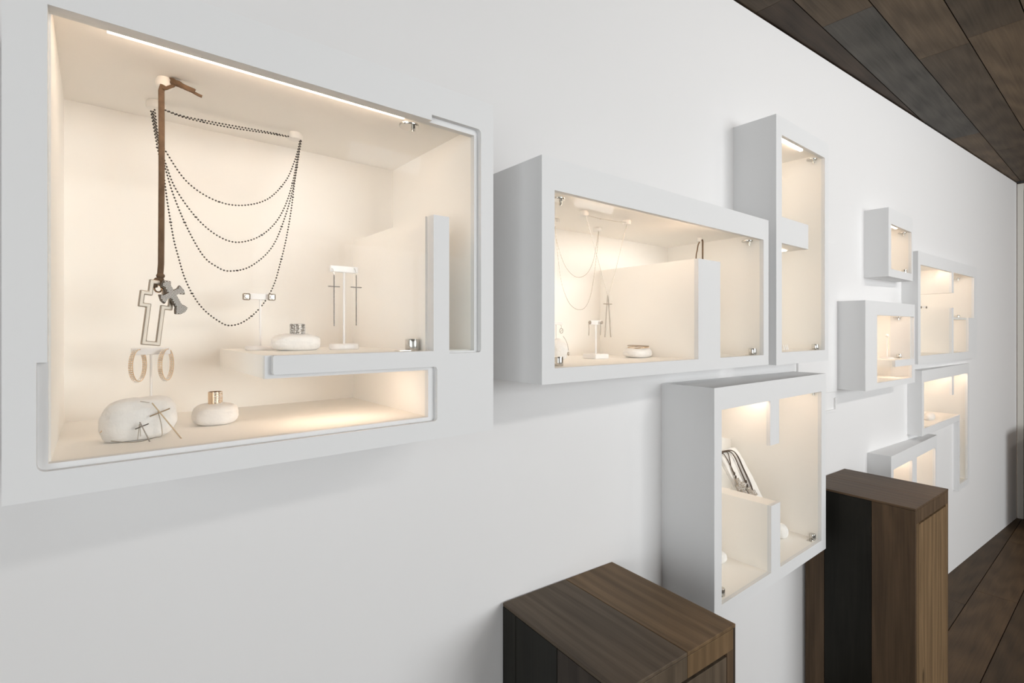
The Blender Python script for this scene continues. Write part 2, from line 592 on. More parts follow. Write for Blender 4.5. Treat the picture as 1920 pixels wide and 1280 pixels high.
# flush service panels beside the tall case
def on_wall(px, py):
    X = (px - CPX) / FPX
    rx, ry = ray(px)
    Z = 1.0434 / (.0691 * rx + .9976 * ry)
    return to_wall((rx * Z, ry * Z)), EYE + (HOR - py) * Z / FPX
s_r, z_t = on_wall(1565.8, 458.5)
_, z_b = on_wall(1565.8, 733)
s_l = to_wall((c3.F.x + .4447, wall_y(c3.F.x + .4447))) + .004
p1 = obj('trim_1', nbox(s_l, -.008, z_b, s_r, 0, z_t), M['wall'], None, WALL_O, (0, 0, WANG), smooth=False, bevel=.001)
tag(p1, kind='structure')
_, z_t2 = on_wall(1565.8, 745)
_, z_b2 = on_wall(1565.8, 771)
bm = nbox(s_l, -.007, z_b2, s_r, 0, z_b2 + .012)
box(bm, s_r - .012, -.007, z_b2 + .012, s_r, 0, z_t2)
p2 = obj('trim_2', bm, M['wall'], None, WALL_O, (0, 0, WANG), smooth=False, bevel=.001)
tag(p2, kind='structure')


def planks(name, z0, z1, y_line, wid, x0, x1, ya, yb, tones, m, breaks=None, gap=.0018):
    """boards running along x, each with a tone of its own, in one mesh"""
    bm = bmesh.new()
    lay = bm.loops.layers.float_color.new('tone')
    k0 = math.floor((ya - y_line) / wid)
    y = y_line + k0 * wid
    while y < yb:
        key = round((y - y_line) / wid)
        x = x0 - random.random() * 1.2
        br = list((breaks or {}).get(key, []))
        while x < x1:
            L = 1.0 + random.random() * 1.1
            nx, tone = x + L, None
            if br:
                nx, tone = br.pop(0)
            n0 = len(bm.faces)
            t = tone or random.choice(tones)
            j = 1 + random.uniform(-.12, .12)
            box(bm, max(x, x0) + gap / 2, max(y, ya) + gap, z0, min(nx, x1) - gap / 2, min(y + wid, yb) - gap, z1)
            bm.faces.ensure_lookup_table()
            for f in bm.faces[n0:]:
                for l in f.loops: l[lay] = (t[0] * j, t[1] * j, t[2] * j, 1)
            x = nx
        y += wid
    o = obj(name, bm, m, smooth=False)
    return tag(o, kind='structure')


FT = [(.068, .041, .020), (.080, .049, .025), (.055, .035, .019), (.092, .058, .030)]
CT = [(.105, .074, .046), (.125, .088, .055), (.088, .065, .044), (.115, .084, .053)]
GREY = (.092, .083, .071)
Y_FRONT = -4.2
planks('floor', -.02, 0, .6204, .1774, -2.6, 7.2, Y_FRONT, 1.45, FT, M['floor'])
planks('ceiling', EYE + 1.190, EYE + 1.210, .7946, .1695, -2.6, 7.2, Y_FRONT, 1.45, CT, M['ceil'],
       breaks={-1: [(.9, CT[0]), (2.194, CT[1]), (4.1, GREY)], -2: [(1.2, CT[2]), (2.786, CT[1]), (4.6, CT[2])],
               0: [(1.9, CT[2]), (3.6, (.055, .038, .026))]})  # one near-wall board toned dark to paint in the shade there
# dark underlay seen in the joints
tag(obj('trim_3', nbox(-2.6, Y_FRONT, -.04, 7.2, 1.45, -.0205), M['void'], smooth=False), kind='structure')
tag(obj('trim_4', nbox(-2.6, Y_FRONT, EYE + 1.2105, 7.2, 1.45, EYE + 1.23), M['void'], smooth=False), kind='structure')

# end wall with its pilaster, door and track
yc = wall_y(XEND)
tag(obj('wall_right', nbox(XEND + .03, Y_FRONT, 0, XEND + .15, yc + .02, WALL_TOP), mat('end_wall_paint', (.36, .27, .19), .7), smooth=False), kind='structure')
pil = obj('trim_5', nbox(XEND + .002, yc - .040, 0, XEND + .03, yc - .003, WALL_TOP - .01), M['trimw'], smooth=False, bevel=.002)
tag(pil, kind='structure')
dr = obj('door_1', nbox(XEND + .004, yc - .98, 0, XEND + .03, yc - .043, WALL_TOP - .06), wood('door_oak', (.20, .13, .08), 'Z'), smooth=False)
tag(dr, kind='structure')
obj('door_handle', tube(bmesh.new(), [(XEND - .05, yc - .90, .9), (XEND - .05, yc - .90, 1.2)], .01, 10), M['chrome'], dr)
bm = nbox(XEND - .03, yc - .9, WALL_TOP - .002, XEND + .03, yc - .004, WALL_TOP + .004)
for k in range(9): ball(bm, (XEND - .018, yc - .03 - k * .03, WALL_TOP - .004), .005, 1)
tag(obj('trim_6', bm, M['track'], smooth=False), kind='structure')
# left wall and front wall; their window openings are added for the area lights
LW0, LW1 = -3.9, -.5
bm = panel(rect(Y_FRONT, 0, wall_y(-2.6), EYE + 1.19), [rect(LW0, .1, LW1, 2.6)], 0, .12)
bmesh.ops.rotate(bm, verts=bm.verts, matrix=Matrix.Rotation(math.radians(90), 3, 'Z'))
tag(obj('wall_left', bm, M['wall'], None, (-2.6, 0, 0), smooth=False), kind='structure')
bm = bmesh.new()
for y in (LW0, LW0 + 1.1, LW0 + 2.2, LW1 - .05): box(bm, -.03, y, .1, .03, y + .05, 2.6)
box(bm, -.03, LW0, .1, .03, LW1, .15); box(bm, -.03, LW0, 2.55, .03, LW1, 2.6)
added_win2 = obj('added_window_2', bm, M['trimw'], None, (-2.66, 0, 0), smooth=False)  # added frame around the side fill light
tag(added_win2, kind='structure')
obj('added_window_pane', nbox(-.003, LW0, .1, .003, LW1, 2.6), M['glass'], added_win2, smooth=False)
WX0, WX1, WZ0, WZ1 = 1.3, 4.3, .95, 2.62
tag(obj('wall_front', panel(rect(-2.72, 0, XEND + .15, EYE + 1.19), [rect(WX0, WZ0, WX1, WZ1)], 0, .15), M['wall'], None,
        (0, Y_FRONT - .15, 0), smooth=False), kind='structure')
bm = bmesh.new()
for x in (WX0, WX0 + .98, WX0 + 1.97, WX1 - .05): box(bm, x, -.03, WZ0, x + .05, .03, WZ1)
box(bm, WX0, -.03, WZ0, WX1, .03, WZ0 + .05); box(bm, WX0, -.03, WZ1 - .05, WX1, .03, WZ1)
added_win = obj('added_window_1', bm, M['trimw'], None, (0, Y_FRONT - .08, 0), smooth=False)  # added frame in front of the front area light
tag(added_win, kind='structure')
obj('added_window_pane', nbox(WX0, -.003, WZ0, WX1, .003, WZ1), M['glass'], added_win, smooth=False)


# ------------------------------------------------------------------ wooden pedestals
WD = {k: {ax: wood('oak_%s_%s' % (k, ax), col, ax) for ax in 'YZX'} for k, col in dict(
    brown=(.096, .062, .037), grey=(.100, .074, .051), black=(.013, .012, .009), warm=(.145, .092, .048), tan=(.178, .114, .060),
    dark=(.040, .030, .023)).items()}


def pedestal(label, x, y, w, d, h, rz, split, top_tones, side, door_tones):
    """x, y: back left corner; the front faces -y"""
    t = thing('wooden_pedestal', label, 'pedestal', (x, y, 0), rz, 'dark oak pedestals by the wall')
    R = .004
    # core
    obj('inner_core', nbox(.010, -d + .03, .01, w - .010, -.004, h - .012), M['void'], t, smooth=False)
    for (x0, x1), tn in zip(((0, split), (split, w)), top_tones):
        bm = nbox(x0 + .0007, -d, h - .008, x1 - .0007, 0, h)
        obj('top_plank', bm, WD[tn]['Y'], t, smooth=False, bevel=.0012)
        obj('header_rail', nbox(max(x0 + .0007, .0102), -d, h - .055, min(x1 - .0007, w - .0102), -d + .025, h - .0085), WD[tn]['Z'], t, smooth=False, bevel=.0008)
    for y0, y1, tn in side:
        obj('side_plank', nbox(0, -y1 + .0008, 0, .0095, -y0 - .0008, h - .0085), WD[tn]['Z'], t, smooth=False, bevel=.0008)
        obj('side_plank', nbox(w - .0095, -y1 + .0008, 0, w, -y0 - .0008, h - .0085), WD[tn]['Z'], t, smooth=False, bevel=.0008)
    obj('back_plank', nbox(.0100, -.0036, 0, w - .0100, 0, h - .0085), WD['tan']['Z'], t, smooth=False)
    sw = .034
    obj('stile', nbox(.0100, -d, 0, sw, -d + .025, h - .0555), WD[door_tones[0]]['Z'], t, smooth=False, bevel=.0008)
    obj('stile', nbox(w - sw, -d, 0, w - .0100, -d + .025, h - .0555), WD[door_tones[3]]['Z'], t, smooth=False, bevel=.0008)
    dd = obj('door', nbox(sw + .006, -d + .001, .03, sw + (w - 2 * sw) * .48, -d + .022, h - .0640), WD[door_tones[1]]['Z'], t, smooth=False, bevel=.001)
    obj('door_plank', nbox(sw + (w - 2 * sw) * .48 + .0008, -d + .001, .03, w - sw - .0012, -d + .022, h - .0640), WD[door_tones[2]]['Z'], dd, smooth=False, bevel=.001)
    return t


pedestal('dark oak pedestal in the foreground, cut off by the bottom of the photo', .7600, .9880, .3840, .3815, EYE - .668, -.056,
         .205, ('grey', 'warm'), ((0, .055, 'black'), (.055, .205, 'black'), (.205, .3815, 'dark')), ('brown', 'brown', 'grey', 'brown'))
pedestal('dark oak pedestal farther along the wall, its lit narrow door showing', 2.2490, .8790, .3900, .3700, EYE - .630, -.040,
         .200, ('brown', 'brown'), ((0, .072, 'brown'), (.072, .235, 'black'), (.235, .370, 'brown')), ('warm', 'tan', 'tan', 'tan'))


pedestal('unseen dark oak pedestal added to shade the far corner by the end wall', 5.300, .48, .3600, .3600, .76, -.0,  # unseen pedestal put in to cast shade on the corner
         .180, ('brown', 'brown'), ((0, .17, 'brown'), (.17, .360, 'dark')), ('warm', 'tan', 'tan', 'tan'))

# ------------------------------------------------------------------ hardware in the cases
c1.hinge_foot(773, 657, .0125, .021, .05, -.0355)
hp = c1.hinge_head(767, 228, .3685, .0175, .05, .012)
c2.hinge_foot(1046.5, 687, .0115, .021, .045, -.0785)
c2.hinge_foot(1411, 665, .0115, .021, .045, -.0785)
c2.hinge_head(1045, 365, .2950, .017, .045)
c2.hinge_head(1401, 450, .2950, .017, .05)
c3.hinge_foot(1528.5, 656, .0115, .021, .045, -.0735)
c3.hinge_head(1522, 293, .6665, .018, .05)
c4.hinge_foot(1525, 1014, .0115, .021, .045, -.8000)
c4.hinge_foot(1352, 1124, .0115, .021, .03, -.8000)
c4.hinge_head(1522, 735, -.2310, .012, .045)
cB.hinge_foot(1704.5, 671, .0115, .021, .045, -.1390)
cB.hinge_head(1703, 594, .0700, .017, .045)
cA.hinge_foot(1695.5, 510, .0115, .021, .045, .2910)
cA.hinge_head(1693, 432, .5030, .018, .05)
cC.hinge_foot(1817, 594, .0130, .021, .045, .0830)
cC.hinge_head(1811, 520, .3490, .018, .05)
cD.hinge_foot(1804.5, 897, .0115, .021, .045, -.9625)
cD.hinge_head(1804, 700, -.2760, .012, .045)
cD.hinge_head(1735, 718, -.2760, .012, .045)

k_cord = c1.knob(308, 147, .0115, True)
k_l = c1.knob(292, 191, .014)
k_r = c1.knob(553, 250, .014)
k2a = c2.knob(1095, 396, .012)
k2b = c2.knob(1175, 413, .012)
k2c = c2.knob(1120, 427, .012)
k2d = c2.knob(1041, 410, .012)
k2e = c2.knob(1312, 446, .010)


# ------------------------------------------------------------------ stones, stands and jewellery
def rock(name, label, c, sx, sy, sz, seed, cat='stone', power=2.0, rough=.06, lean=0.0, group='white display stones'):
    """water-worn stone resting on c; sx, sy, sz full sizes"""
    bm = bmesh.new()
    bmesh.ops.create_icosphere(bm, subdivisions=5, radius=1)
    off = Vector((seed * 3.1, seed * 1.7, seed * .9))
    for v in bm.verts:
        p = v.co.copy()
        k = (abs(p.x) ** power + abs(p.y) ** power + abs(p.z) ** power) ** (-1 / power)
        p = p * k
        n1 = noise.noise(p * 1.1 + off) * rough * 2 + noise.noise(p * 3.5 + off) * rough * .5 + noise.noise(p * 11 + off) * rough * .18
        p *= 1 + n1
        v.co = Vector((p.x * sx / 2, p.y * sy / 2, p.z * sz / 2 + lean * p.x * sz / 2))
    zmin = min(v.co.z for v in bm.verts)
    for v in bm.verts:
        if v.co.z < zmin * .82: v.co.z = zmin * .82 + (v.co.z - zmin * .82) * .15
    zmin = min(v.co.z for v in bm.verts)
    for v in bm.verts: v.co.z -= zmin
    o = obj(name, bm, M['stone'], None, c)
    return tag(o, label, cat, group)


def stand(label, base, bar_z, bar_w, bar_h=.008, bar_d=.008, base_w=.055, base_d=.04, base_h=.011, pole_r=.0022, rz=0.0, square=False):
    t = thing('earring_stand', label, 'stand', base, rz, 'white T-shaped earring stands')
    rr = .004 if square else min(base_w, base_d) * .45
    out = rnd([(-base_w / 2, -base_d / 2), (base_w / 2, -base_d / 2), (base_w / 2, base_d / 2), (-base_w / 2, base_d / 2)], {i: rr for i in range(4)})
    bm = bmesh.new()
    lo = [bm.verts.new((x, y, 0)) for x, y in out]
    hi = [bm.verts.new((x, y, base_h)) for x, y in out]
    bm.faces.new(lo[::-1]); bm.faces.new(hi)
    for i in range(len(out)):
        k = (i + 1) % len(out)
        bm.faces.new((lo[i], lo[k], hi[k], hi[i]))
    obj('base', bm, M['stand'], t, bevel=.003)
    obj('pole', tube(bmesh.new(), [(0, 0, base_h), (0, 0, bar_z - bar_h * .3)], pole_r, 10), M['stand'], t)
    obj('crossbar', nbox(-bar_w / 2, -bar_d / 2, bar_z - bar_h / 2, bar_w / 2, bar_d / 2, bar_z + bar_h / 2), M['stand'], t, smooth=False, bevel=.0012)
    return t


def cross_poly(w, h, t, up):
    """outline of a latin cross, its top at z=0; up: where the arm's middle lies below the top"""
    a, b = t / 2, w / 2
    return [(-a, -h), (a, -h), (a, -up - a), (b, -up - a), (b, -up + a), (a, -up + a), (a, 0), (-a, 0), (-a, -up + a), (-b, -up + a),
            (-b, -up - a), (-a, -up - a)]


# --- nearest case: the long beaded necklace ------------------------------------------------
Y_NK = .775 + .262
swags = [
    [(290, 206), (297, 255), (311, 284), (350, 340), (400, 374), (450, 385), (500, 374), (535, 340), (553, 300), (563, 263)],
    [(287, 207), (296, 260), (310, 305), (330, 355), (370, 410), (410, 443), (447, 454), (490, 441), (525, 405), (548, 345), (562, 263)],
    [(285, 208), (297, 270), (312, 322), (325, 365), (350, 425), (380, 478), (405, 499), (430, 508), (470, 499), (510, 463), (535, 405), (552, 340), (564, 262)],
    [(283, 208), (295, 275), (307, 330), (314, 380), (325, 445), (334, 480), (346, 520), (363, 555), (385, 583), (415, 605), (432, 610), (455, 604),
     (480, 585), (500, 560), (515, 530), (525, 495), (535, 455), (545, 400), (554, 330), (565, 262)],
    [(300, 203), (345, 218), (400, 229), (450, 238), (510, 249), (556, 259)],
    [(302, 204), (345, 220), (400, 233), (450, 242), (510, 251), (558, 260)],
]
nk = thing('beaded_necklace', 'long black beaded necklace looped in four swags between two ceiling knobs', 'necklace',
           (k_l.x, Y_NK, k_l.z - .013))
Nb = Vector(nk.location)
bead_bm = bmesh.new(); ball(bead_bm, (0, 0, 0), .0015, 2)
bead = None
rest = bmesh.new()
chain = bmesh.new()
count = 0
for si in (3, 2, 1, 0, 4, 5):
    yy = Y_NK + (-.006 * si if si < 4 else -.004 + .008 * (si - 4))
    pts = [at_y(px, py, yy) - Nb for px, py in swags[si]]
    tube(chain, spline(pts, .006), .0003, 5)
    v0 = (pts[1] - pts[0]).normalized() * .0052 * ((si * .37) % 1)
    for i, p in enumerate(spline([pts[0] + v0] + pts[1:], .0053)):
        big = 1.7 if (i % 23 == 11) else 1.0
        if count < 100:
            if bead is None:
                bead = obj('bead', bead_bm, M['dark'], nk, p); b = bead
            else:
                b = bead.copy(); COL.objects.link(b); b.parent = nk; b.location = p
            b.scale = (big, 1, 1)
        else:
            ball(rest, p, .0015, 2, big, 1, 1)
        count += 1
tag(obj('beads', rest, M['dark'], nk), kind='stuff')
obj('chain', chain, M['thread'], nk)

# --- suede cord with two crosses ------------------------------------------------------------
yk = k_cord.y
ln = thing('cross_pendant_cord', 'brown suede cord hanging two crosses from a round ceiling knob', 'necklace', k_cord)
Lb = Vector(ln.location)
P = lambda px, py, dy=0.0: at_y(px, py, yk + dy) - Lb
bm = bmesh.new()
tube(bm, [P(306, 160, -.010), P(302.5, 170, -.011), P(303, 240, -.010), P(303, 330, -.010), P(302.5, 420, -.010), P(302, 495, -.010), P(300.5, 514, -.010)], .0040, 8, flat=.55)
tube(bm, spline([P(303, 163, -.009), P(309, 166, -.013), P(318, 163, -.014), P(327, 160, -.012)], .002), .0032, 8, flat=.6)
obj('cord', bm, M['suede'], ln)
bm = bmesh.new()
for px, py, r, sx in ((327, 155, .0058, 1.0), (334, 157, .0055, 1.2), (341, 161, .0045, 1.5)):
    ball(bm, P(px, py, -.010), r, 2, sx, .8, .9)
tube(bm, spline([P(320, 146, -.006), P(327, 152, -.008), P(334, 158, -.010)], .002), .0030, 8)
tube(bm, spline([P(338, 159, -.010), P(350, 165, -.012), P(362, 170, -.014), P(366, 173, -.014)], .002), .0042, 8, flat=.6)
tube(bm, spline([P(358, 170, -.012), P(370, 177, -.014), P(381, 182, -.015)], .002), [.0026] * 3 + [.0022] * 30 if False else .0024, 8, flat=.6)
obj('knotted_tail', bm, M['suede'], ln)
bm = bmesh.new()
ball(bm, P(301, 517, -.010), .0056, 3, 1.0, .9, .8)
ball(bm, P(300, 524, -.010), .0050, 3, 1.05, .9, .8)
tube(bm, spline([P(301, 526, -.010), P(294, 523, -.012), P(290, 530, -.013), P(292, 539, -.012)], .0015), .0028, 8)
tube(bm, spline([P(301, 526, -.012), P(303, 533, -.012), P(306, 541, -.010), P(311, 549, -.006)], .0015), .0030, 8)
obj('knot', bm, M['suede'], ln)
tube_ring = bmesh.new()
cc = P(296.5, 541, -.012)
tube(tube_ring, [cc + Vector((math.cos(a) * .0045, math.sin(a) * .003, math.sin(a) * .0055)) for a in [k * math.pi / 12 for k in range(25)]], .0013, 8, caps=False)
obj('jump_ring', tube_ring, M['gold'], ln)
# open cross: outer edge of a cross less a smaller cross
mm = dist(k_cord) / FPX
ang = math.radians(-6.5)
op = cross_poly(.0440, .0975, .0245, .030)
ip = inset(op, .0062)
bm = panel(op, [ip], -.0028, .0028)
oc = obj('open_cross', bm, M['satin'], ln, P(298, 526, -.012), (0, -ang, math.radians(14)), smooth=False, bevel=.0012)
oc['label'] = 'polished open outline cross'
# pave cross with flared arms
fl = [(-.004, -.0525), (-.0105, -.0490), (-.0075, -.0430), (-.0050, -.0400), (-.0050, -.0245), (-.0090, -.0245), (-.0165, -.0290), (-.0185, -.0225), (-.0165, -.0130), (-.0110, -.0160),
      (-.0050, -.0160), (-.0050, -.0075), (-.0080, -.0030), (0, .0025)]
fl = fl + [(-x, z) for x, z in fl[-2::-1]]
rot = (0, math.radians(-29), math.radians(22))
pc_loc = P(308, 528, -.024)
pc = obj('jewelled_cross', panel(fl, [], -.0028, .0028), M['oxid'], ln, pc_loc, rot, smooth=False, bevel=.0012)
pc['label'] = 'small dark cross set with rows of clear stones'


def inside(p, poly):
    r = False
    for i in range(len(poly)):
        a, b = poly[i - 1], poly[i]
        if (a[1] > p[1]) != (b[1] > p[1]) and p[0] < (b[0] - a[0]) * (p[1] - a[1]) / (b[1] - a[1]) + a[0]: r = not r
    return r


bm = bmesh.new()
for i in range(-13, 14):
    for j in range(-36, 4):
        x, z = i * .00235 + (.001 if j % 2 else 0), j * .00195
        if all(inside((x + dx, z + dz), fl) for dx, dz in ((.001, 0), (-.001, 0), (0, .001), (0, -.001))):
            ball(bm, (x, -.0032, z), .00105, 1, 1.12, .7, .82)
obj('stone_setting', bm, M['crystal'], pc)

# --- stand with hoops ------------------------------------------------------------------------
hb = at_z(283, 802, -.1523)
hb = Vector((at_y(283, 700, .972).x, .972, EYE - .1523))
bar = at_y(284, 658, .972)
stand('T-shaped earring stand behind the large stone, holding two hoops', hb, bar.z - hb.z, .050, .011, .007, .034, .03, .008, .0016)


def hoop(label, px, py, dy):
    c = at_y(px, py, .972 + dy)
    t = thing('hoop_earring', label, 'earring', c, 0, 'pair of jewelled hoop earrings')
    R = .0245
    bm = bmesh.new()
    n = 48
    e = Vector((math.sin(math.radians(23)), math.cos(math.radians(23)), 0))     # ring plane
    q = Vector((e.y, -e.x, 0))
    rows = []
    for k in range(n + 1):
        a = math.radians(105 + 342 * k / n)
        d = e * math.cos(a) + Vector((0, 0, 1.0)) * math.sin(a)
        rows.append([bm.verts.new(d * (R + s2 * .0008) + q * (s1 * .0028)) for s1, s2 in ((-1, -1), (1, -1), (1, 1), (-1, 1))])
    for a, b in zip(rows, rows[1:]):
        for j in range(4):
            bm.faces.new((a[j], a[(j + 1) % 4], b[(j + 1) % 4], b[j]))
    bm.faces.new(rows[0][::-1]); bm.faces.new(rows[-1])
    bmesh.ops.recalc_face_normals(bm, faces=bm.faces)
    obj('hoop', bm, M['gold'], t, smooth=False)
    bm = bmesh.new()
    for k in range(44):
        a = math.radians(112 + 330 * k / 43)
        d = e * math.cos(a) + Vector((0, 0, 1.0)) * math.sin(a)
        for s1 in (-1, 1):
            r_ = R + .0011 if d.dot(e) < 0 else R - .0011
            ball(bm, d * r_ + q * (s1 * .0013), .00105, 1)
    obj('stone_setting', bm, M['crystal'], t)
    p0 = e * math.cos(math.radians(105)) * R + Vector((0, 0, math.sin(math.radians(105)) * R))
    obj('ear_post', tube(bmesh.new(), [p0, p0 + Vector((.004, .006, .0005))], .0007, 6), M['gold'], t)


hoop('left hoop earring set with stones, above the large stone', 258.5, 685, -.004)
hoop('right hoop earring set with stones, above the large stone', 311.5, 683, -.004)

# --- large stone with two thin crosses -------------------------------------------------------
sp = at_z(262, 826, -.1523)
sp.y += .022
rock('display_stone', 'large rough white stone with thin crosses, lower left of the nearest case', sp, .086, .060, .062, 3, power=2.6, rough=.07, lean=.10)


def thin_cross(label, top, end, armfrac, arm, r, dy, m):
    a = at_y(*top, sp.y + dy[0]); b = at_y(*end, sp.y + dy[1])
    t = thing('cross_necklace', label, 'necklace', b, 0, 'thin cross necklaces on the large stone')
    bm = bmesh.new()
    tube(bm, [a - b, Vector((0, 0, 0))], r, 8)
    c = (a - b) * (1 - armfrac)
    d = Vector((.93, -.05, .36)).normalized()
    tube(bm, [c - d * arm, c + d * arm], r, 8)
    obj('cross', bm, m, t)
    return t, b


t1, b1 = thin_cross('longer pale gold cross necklace slanting off the right end of the large stone', (285, 755), (341, 823), .26, .0125, .00085, (-.034, -.040), M['palegold'])
pts = [at_y(px, py, sp.y + dy) - b1 for px, py, dy in ((263, 752, -.026), (276, 754, -.031), (284, 755, -.034))]
obj('chain', tube(bmesh.new(), spline(pts, .003), .0005, 6), M['thread'], t1)
pts = [at_y(px, py, sp.y + dy) - b1 for px, py, dy in ((296, 771, -.034), (300, 785, -.037), (303, 800, -.038), (303, 817, -.038), (290, 820, -.040), (265, 827, -.040), (240, 829, -.038), (222, 828, -.034), (204, 826, -.030))]
obj('lower_chain', tube(bmesh.new(), spline(pts, .003), .0006, 6), M['thread'], t1)
t2, b2 = thin_cross('shorter dark cross necklace on the face of the large stone', (262, 791), (281, 828), .22, .0080, .00075, (-.040, -.046), M['oxid'])
pts = [at_y(px, py, sp.y + dy) - b2 for px, py, dy in ((258, 824, -.040), (260, 808, -.0405), (262, 792, -.041), (263, 808, -.041), (263.5, 822, -.0415))]
obj('chain', tube(bmesh.new(), spline(pts, .003), .0005, 6), M['thread'], t2)
pts = [at_y(px, py, sp.y + dy) - b2 for px, py, dy in ((204, 806, -.010), (198, 808, -.015), (192, 806, -.015), (190, 809, -.018), (187, 811, -.02))]
obj('clasp', tube(bmesh.new(), spline(pts, .002), .0006, 6), M['gold'], t2)


# --- rings -----------------------------------------------------------------------------------
def ring_on(name, label, c, R, h, m, pave='all', n=9, cat='ring', rz=0.0):
    t = thing(name, label, cat, c, rz, None)
    bm = bmesh.new()
    lathe(bm, [(R * .86, 0), (R, .0), (R, h), (R * .86, h), (R * .86, 0)], 36)
    obj('band', bm, m, t)
    bm = bmesh.new()
    rr = random.Random(5)
    rows = 7
    for i in range(rows):
        n_ = 30
        for k in range(n_):
            a = 2 * math.pi * (k + .5 * (i % 2) + rr.uniform(-.25, .25)) / n_
            if pave != 'all' and not (math.radians(pave[0]) < a < math.radians(pave[1])): continue
            zz = h * (i + .5 + (rr.uniform(-.35, .35) if pave == 'all' else 0)) / rows
            ball(bm, (math.cos(a) * R, math.sin(a) * R, zz), .00098 * rr.uniform(.6, 1.3), 1)
    obj('stone_setting', bm, M['crystal'], t)
    return t


s3 = at_z(556, 657, -.0355)
s3 = Vector((at_y(556, 640, .965).x, .965, EYE - .0355))
rock('display_stone', 'white pillow-shaped stone on the upper shelf, topped by a jewelled ring', s3, .083, .055, .0335, 11, power=2.7, rough=.04)
ring_on('jewelled_ring', 'wide ring covered in stones, on the upper shelf stone', s3 + Vector((.001, -.002, .0300)), .0125, .0180, M['oxid'])
s2 = Vector((at_y(405, 775, .955).x, .955, EYE - .1523))
rock('display_stone', 'smooth white pebble on the case floor, topped by a gold ring', s2, .067, .058, .036, 17, power=2.8, rough=.035)
ring_on('jewelled_ring', 'wide gold ring with a jewelled front, on the floor pebble', s2 + Vector((-.001, 0, .0330)), .0105, .0195, M['gold'], (250, 330))

# --- stands on the upper shelf ----------------------------------------------------------------
st = Vector((at_y(488, 650, 1.012).x, 1.012, EYE - .0355))
bar = at_y(486, 556, 1.012)
stand('T-shaped earring stand with two square studs, left on the upper shelf', st, bar.z - st.z, .052, .0115, .007, .050, .034, .008, .0018)
for px, w in ((462, 'left'), (509.5, 'right')):
    p = at_y(px, 556 if w == 'left' else 557, 1.004)
    t = thing('stud_earring', w + ' square stud earring on the bar of the upper shelf stand', 'earring', p, 0, 'pair of square stud earrings')
    bm = bmesh.new()
    for i in range(-3, 4):
        for j in range(-3, 4):
            if max(abs(i), abs(j)) == 3 and not (abs(i) == 3 and abs(j) == 3): ball(bm, (i * .0018, -.0030, j * .0018), .0010, 1)
    obj('stone_halo', bm, M['steel'], t)
    bm = bmesh.new()
    bmesh.ops.create_cone(bm, cap_ends=True, segments=8, radius1=.0045, radius2=.0030, depth=.004, matrix=Matrix.Translation((0, -.0035, 0)) @ Matrix.Rotation(math.radians(90), 4, 'X'))
    obj('centre_stone', bm, M['crystal'], t, smooth=False)
    obj('setting', nbox(-.0062, -.0025, -.0062, .0062, .0035, .0062), M['steel'], t, smooth=False, bevel=.002)
st = Vector((at_y(645, 650, .955).x, .955, EYE - .0355))
bar = at_y(645, 505, .955)
stand('T-shaped earring stand with dark cross drops, right on the upper shelf', st, bar.z - st.z, .053, .0125, .007, .053, .036, .011, .0022)


def cross_drop(label, px, topy, boty, army, y):
    a = at_y(px, topy, y); b = at_y(px, boty, y)
    t = thing('cross_drop_earring', label, 'earring', a, 0, 'pair of dark cross drop earrings')
    L = a.z - b.z
    bm = bmesh.new()
    n = 30
    tube(bm, [(0, 0, 0), (0, 0, -L)], .0006, 6)
    for k in range(n): ball(bm, (0, 0, -L * (k + .5) / n), .00135, 1)
    za = -(a.z - at_y(px, army, y).z)
    for k in range(-5, 6): ball(bm, (k * .0020, 0, za), .00115, 1)
    tube(bm, [(-.011, 0, za), (.011, 0, za)], .0005, 6)
    obj('beaded_cross', bm, M['dark'], t)
    bm = bmesh.new()
    for k in range(n): ball(bm, (.0004, -.0011, -L * (k + .5) / n), .0006, 1)
    for k in range(-5, 6): ball(bm, (k * .0020, -.0010, za), .0005, 1)
    obj('bright_stones', bm, M['crystal'], t)
    obj('ear_hook', tube(bmesh.new(), spline([(0, 0, 0), (-.001, 0, .006), (-.0026, .001, .011), (-.003, .004, .012)], .001), .0005, 6), M['steel'], t)


cross_drop('left dark cross drop earring on the shelf stand', 626.5, 515, 611, 537, .948)
cross_drop('right dark cross drop earring on the shelf stand', 668, 515, 610, 538.5, .948)

# --- wide case -------------------------------------------------------------------------------
FZ2 = EYE - .0785
p = Vector((at_y(1117, 670, .972).x, .972, FZ2))
bar = at_y(1115, 604.5, .972)
stand('T-shaped earring stand on a square base in the wide case', p, bar.z - p.z, .050, .0125, .008, .056, .05, .014, .0026, square=True)
for px, w in ((1104.5, 'left'), (1126.5, 'right')):
    q = at_y(px, 604.5, .964)
    t = thing('stud_drop_earring', w + ' round stud earring with a thin chain drop in the wide case', 'earring', q, 0, 'pair of stud earrings with chain drops')
    bm = bmesh.new()
    lathe(bm, [(0, 0), (.004, .0005), (.005, .002), (.005, .004), (0, .0045)], 14)
    bmesh.ops.rotate(bm, verts=bm.verts, matrix=Matrix.Rotation(math.radians(90), 3, 'X'))
    obj('stud', bm, M['steel'], t)
    e = at_y(px, 630, .964) - q
    obj('chain_drop', tube(bmesh.new(), spline([(0, .001, -.004), (.0008, .001, e.z * .5), (-.0004, .001, e.z)], .004), .0009, 6), M['thread'], t)
sw = Vector((at_y(1195.5, 668, .935).x, .935, FZ2))
rock('display_stone', 'round white stone in the wide case, under two bangles', sw, .098, .066, .034, 23, power=2.4, rough=.03)
